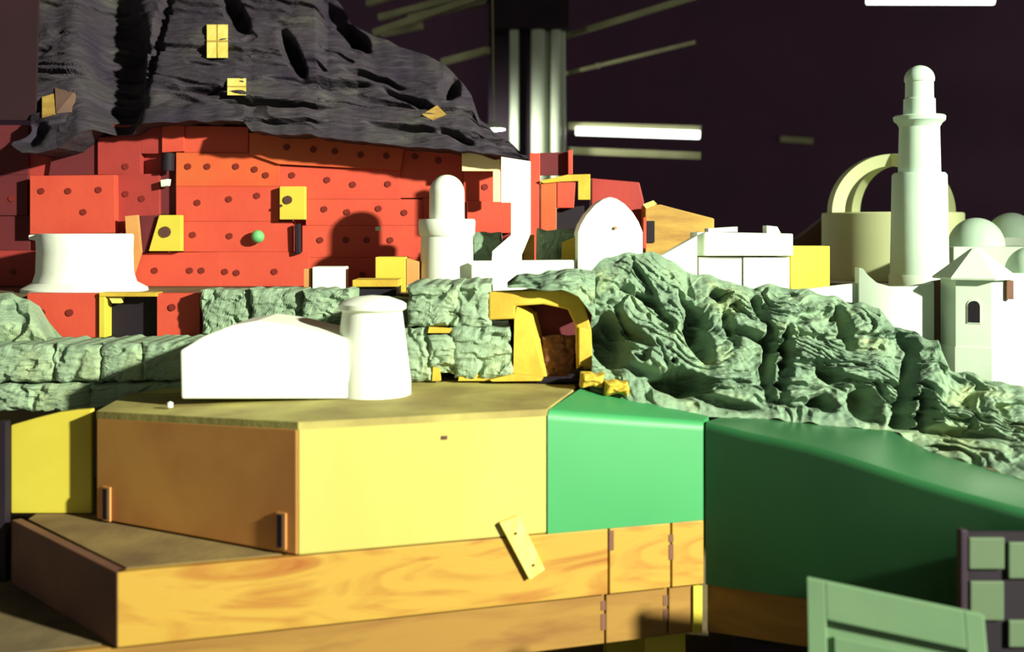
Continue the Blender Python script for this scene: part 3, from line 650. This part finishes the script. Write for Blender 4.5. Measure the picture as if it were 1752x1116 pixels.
for a in (.18, PI/2+.40): obj('arch_rib', arch(a, R0*.985, gc(100), .036, .20), M['cream'], ro, smooth=True)

Ym = 3.12; gm = lambda p: p*Ym/F; zm = lambda y: PZ(y,Ym); cm = (PX(1573,Ym),Ym)
mi = thing('minaret', (cm[0],Ym,DK), 'tall slender pale minaret with a gallery ring and domed tip', 'model tower')
obj('base_ring', MB().lathe(cm, [(DK,gm(50)),(zm(472),gm(50)),(zm(468),gm(47))], 56), M['white2'], mi, smooth=True)
obj('lower_shaft', MB().lathe(cm, [(zm(470),gm(48)),(zm(300),gm(45)),(zm(296),gm(42))], 56), M['mint'], mi, smooth=True)
obj('middle_shaft', MB().lathe(cm, [(zm(300),gm(35)),(zm(215),gm(33))], 56), M['mint'], mi, smooth=True)
obj('gallery', MB().lathe(cm, [(zm(218),gm(33)),(zm(211),gm(37)),(zm(207),gm(42)),(zm(200),gm(43)),(zm(198),gm(41))], 56), M['mint'], mi, smooth=True)
obj('upper_shaft', MB().lathe(cm, [(zm(200),gm(26.5)),(zm(170),gm(26)),(zm(168),gm(23.5)),(zm(139),gm(23))], 48), M['mint'], mi, smooth=True)
obj('dome_tip', MB().lathe(cm, [(zm(140),gm(24.5)),(zm(136),gm(25))]+[(zm(136)+gm(24)*math.sin(a*PI/16), gm(25)*math.cos(a*PI/16)) for a in range(1,8)]+[(zm(136)+gm(24),0)], 48), M['mint'], mi, smooth=True)

# curved terrace wall
vs = []; fs = []; nU = 40
for i in range(nU+1):
    px = 1470+(1598-1470)*i/nU
    ty = lerp_poly([(1470,458),(1477,460),(1484,470),(1500,484),(1525,491),(1560,491),(1590,486),(1612,478)], px)[0]
    Yq = 2.80+.00004*(px-1570)**2*.3*1.0 - .03*math.cos((px-1560)/60)
    Yq = 2.82 - .045*math.cos(min(1.4, abs(px-1555)/62))
    t_ = P(px,ty,Yq); vs += [Vector((t_.x,Yq,1.09)), t_, t_+Vector((0,.035,0)), Vector((t_.x,Yq+.035,1.09))]
for i in range(nU):
    for j in range(4): fs.append((i*4+j,(i+1)*4+j,(i+1)*4+(j+1)%4,i*4+(j+1)%4))
fs += [(0,1,2,3),(nU*4+3,nU*4+2,nU*4+1,nU*4)]
obj('curved_terrace', MB().add(vs,fs), M['white2'], label='curved white terrace wall with a pointed left end below the minaret', cat='model wall', smooth=True)
obj('white_ramp', MB().prism([(1372,496),(1430,489),(1470,484),(1470,520),(1400,512)],2.825,.02), M['white2'], label='thin white ramp piece left of the curved terrace', cat='ramp', bevel=.002)

# domed hall
def dome_obj(px, yb_, hw, Y, par, m='mint'):
    c = (PX(px,Y),Y); r = hw*Y/F; z0 = PZ(yb_,Y)
    return obj('dome', MB().lathe(c, [(z0-.004,r*1.02),(z0,r*1.02)]+[(z0+r*1.05*math.sin(a*PI/20), r*math.cos(a*PI/20)) for a in range(0,10)]+[(z0+r*1.05,0)], 48), M[m], par, smooth=True)
dh = thing('domed_hall', (PX(1690,3.35),3.35,DK), 'pale mint hall with two round domes behind the hexagonal tower', 'model building')
obj('hall_body', MB().box(PX(1622,3.28),3.24,DK,PX(1790,3.28),3.46,PZ(422,3.28)), M['white2'], dh, bevel=.003)
dome_obj(1670,421,46,3.35,dh); 
obj('dome_plinth', MB().box(PX(1692,3.56),3.47,DK,PX(1790,3.56),3.68,PZ(406,3.56)), M['white2'], dh)
dome_obj(1730,406,40,3.57,dh)
rh = thing('end_hall', (PX(1755,2.95),2.9,1.09), 'white building with a low dome cut off by the right edge', 'model building')
obj('hall_body', MB().box(PX(1722,2.84),2.84,1.09,PX(1830,2.84),2.985,PZ(468,2.84)), M['white2'], rh, bevel=.003)
dome_obj(1764,466,42,2.92,rh)

# hexagonal tower
Yx = 2.76; gx = lambda p: p*Yx/F; zx = lambda y: PZ(y,Yx); cx2 = (PX(1668,Yx),Yx)
hx = thing('hexagonal_tower', (cx2[0],Yx,1.09), 'white hexagonal tower with a pointed roof and small arched window', 'model tower')
rt = -PI/2+.08
obj('body', MB().lathe(cx2, [(1.09,gx(55)),(zx(476),gx(55))], 6, rt), M['white2'], hx)
obj('plinth_band', MB().lathe(cx2, [(1.09,gx(57)),(zx(590),gx(57))], 6, rt), M['white2'], hx)
obj('roof', MB().lathe(cx2, [(zx(477),gx(68)),(zx(474),gx(69)),(zx(426),gx(8)),(zx(424),0)], 6, rt), M['white2'], hx)
# window sits on the left front facet
v0 = Vector((cx2[0]+gx(55)*math.cos(rt), cx2[1]+gx(55)*math.sin(rt), 0)); v1 = Vector((cx2[0]+gx(55)*math.cos(rt-PI/3), cx2[1]+gx(55)*math.sin(rt-PI/3), 0))
fd = (v1-v0).normalized(); fn = Vector((fd.y,-fd.x,0)); 
if fn.y > 0: fn = -fn
wc_ = v0+fd*gx(55)*.48
def arched(hw, y0, y1, off0, off1):
    pts = [(-hw,zx(y1)),(hw,zx(y1))]+[(hw*math.cos(a*PI/8), zx(y0)-hw+hw*math.sin(a*PI/8)) for a in range(0,9)]
    return MB().loft([wc_+fd*u+fn*off1+Vector((0,0,z)) for u,z in pts], [wc_+fd*u+fn*off0+Vector((0,0,z)) for u,z in pts])
wf = obj('window_frame', arched(gx(11), 509, 550, -.002, .0015), M['white2'], hx)
obj('window_hole', arched(gx(9), 512, 548, -.001, .0025), M['black'], wf)
obj('brown_shutter', MB().box(PX(1720,2.71),2.70,PZ(512,2.71),PX(1731,2.71),2.715,PZ(480,2.71)), M['darkside'], hx, label='small brown slot')
obj('shadow_strip', MB().prism([(1596,482),(1618,478),(1618,640),(1600,640)],2.88,.02), M['brownblock'], label='narrow dark strip put in for the shadow gap between terrace and hexagonal tower', cat='board')  # dark strip drawn where only shadow fills the gap

# ------------------------------------------------------------------ workshop background
Yp_ = 6.0
pc = thing('steel_column', (PX(905,Yp_),Yp_,0), 'cluster of polished steel pipes with unlit upper lengths drawn as a dark casing', 'column')
for px, w in ((880,11),(921,17),(935,9),(951,12),(962,9)):
    r = w/2/F*Yp_*1.5; obj('pipe', MB().tube((PX(px,Yp_),Yp_+(.05 if w < 10 else 0),0), (PX(px,Yp_),Yp_+(.05 if w < 10 else 0),PZ(48,Yp_)), r, 24), M['steel'], pc, smooth=True)
obj('shade_box', MB().box(PX(836,Yp_),Yp_-.08,PZ(52,Yp_),PX(972,Yp_),Yp_+.25,3.9), M['darksteel'], pc, bevel=.01)  # dark box drawn over upper pipe lengths that are only unlit
obj('back_plate', MB().box(PX(836,Yp_+.15),Yp_+.15,0,PX(970,Yp_+.15),Yp_+.18,PZ(52,Yp_)-.001), M['darksteel'], pc)
sl = thing('strip_light', (PX(1085,6.1),6.1,PZ(240,6.1)), 'bright white horizontal strip light beside the steel pipes', 'light')
obj('tube', MB().tube(P(985,224,6.1), P(1197,231,6.1), .024, 16), M['tube'], sl, smooth=True)
obj('housing', MB().bar(P(972,216,6.15), P(1198,222,6.15), .06, .04), M['rail'], sl)
obj('wall_bracket', MB().bar(P(974,220,6.15), P(974,220,6.15)+Vector((0,.03,0)), .05, .05), M['darksteel'], sl)
obj('steel_rail', MB().bar(P(972,258,6.2), P(1198,267,6.2), .03, .04), M['rail'], label='dull horizontal rail under the strip light', cat='rail')
def rail(a, b, Ya, Yb2, w, m, label): obj('roof_rail', MB().bar(P(a[0],a[1],Ya), P(b[0],b[1],Yb2), w, w), M[m], label=label, cat='rail', group='sloping roof rails')
rail((968,62),(1190,-6),6.3,5.6,.028,'rail','upper sloping rail running right from the steel column')
jr = thing('jointed_rail', P(1080,125,6.1), 'thin lower sloping rail with a bright joint right of the steel column', 'rail')
obj('rod', MB().bar(P(966,126.5,6.16), P(1190,72,5.8), .018, .018), M['rail'], jr)
rail((758,106),(834,86),6.3,6.0,.035,'rail','short sloping rail left of the steel column')
for i,(a,b,l) in enumerate((((640,56),(830,-8),'long sloping rail at top above the mountain'),((650,30),(790,-6),'upper sloping rail at top beside the mountain'),((655,58),(720,44),'short sloping rail touching the mountain edge'),((700,30),(835,2),'middle sloping rail at top above the mountain'),((630,6),(700,-16),'highest short sloping rail above the mountain'))):
    rail(a,b,6.2+.1*i,5.9+.1*i,.035,'rail',l)
c = P(1023,112.5,6.26); m_ = MB(); m_.lathe((c.x,c.y),[(c.z-.018,0),(c.z-.012,.014),(c.z,.018),(c.z+.012,.014),(c.z+.018,0)],14)
obj('joint', m_, M['white'], jr, smooth=True)
hl = thing('hanging_lamp', P(845,222,5.6), 'small white shaded lamp hanging on a cord left of the pipes', 'lamp')
c = P(845,215,5.6)
obj('shade', MB().lathe((c.x,c.y),[(c.z-.02,.055),(c.z-.012,.055),(c.z+.012,.03),(c.z+.018,.01)],24), M['white'], hl, smooth=True)
obj('cord', MB().tube((c.x,c.y,c.z+.015),(c.x-.02,c.y,3.9),.003,8), M['rail'], hl)
obj('bulb', MB().lathe((c.x,c.y),[(c.z-.03,0),(c.z-.024,.025),(c.z-.012,.03)],16), M['tube'], hl, smooth=True)
fl = thing('ceiling_strip_light', P(1590,4,5.4), 'white fluorescent strip light at the top right of the workshop', 'light')
a, b = P(1385,-3,5.4), P(1700,1,5.4)
obj('tube', MB().tube(a+Vector((.28,0,-.01)), b, .022, 16), M['tube'], fl, smooth=True)
obj('housing', MB().bar(a+Vector((0,0,.03)), b+Vector((.02,0,.04)), .09, .03), M['darksteel'], fl)
for x in (a.x+.2, b.x-.1): obj('rod', MB().tube((x,5.4,a.z+.04),(x,5.4,3.9),.006,8), M['darksteel'], fl)
obj('steel_rail', MB().bar(P(1335,238,9.475), P(1390,242,9.475), .05, .05), M['rail'], label='short dim rail fixed far back on the dark wall', cat='rail')

ld = bpy.data.lights.new('lamp_bulb', 'POINT'); lo = bpy.data.objects.new('lamp_bulb', ld); COL.objects.link(lo)
lo.location = P(845,224,5.6); ld.energy = 40; ld.color = (.95, 1, .85); ld.shadow_soft_size = .04
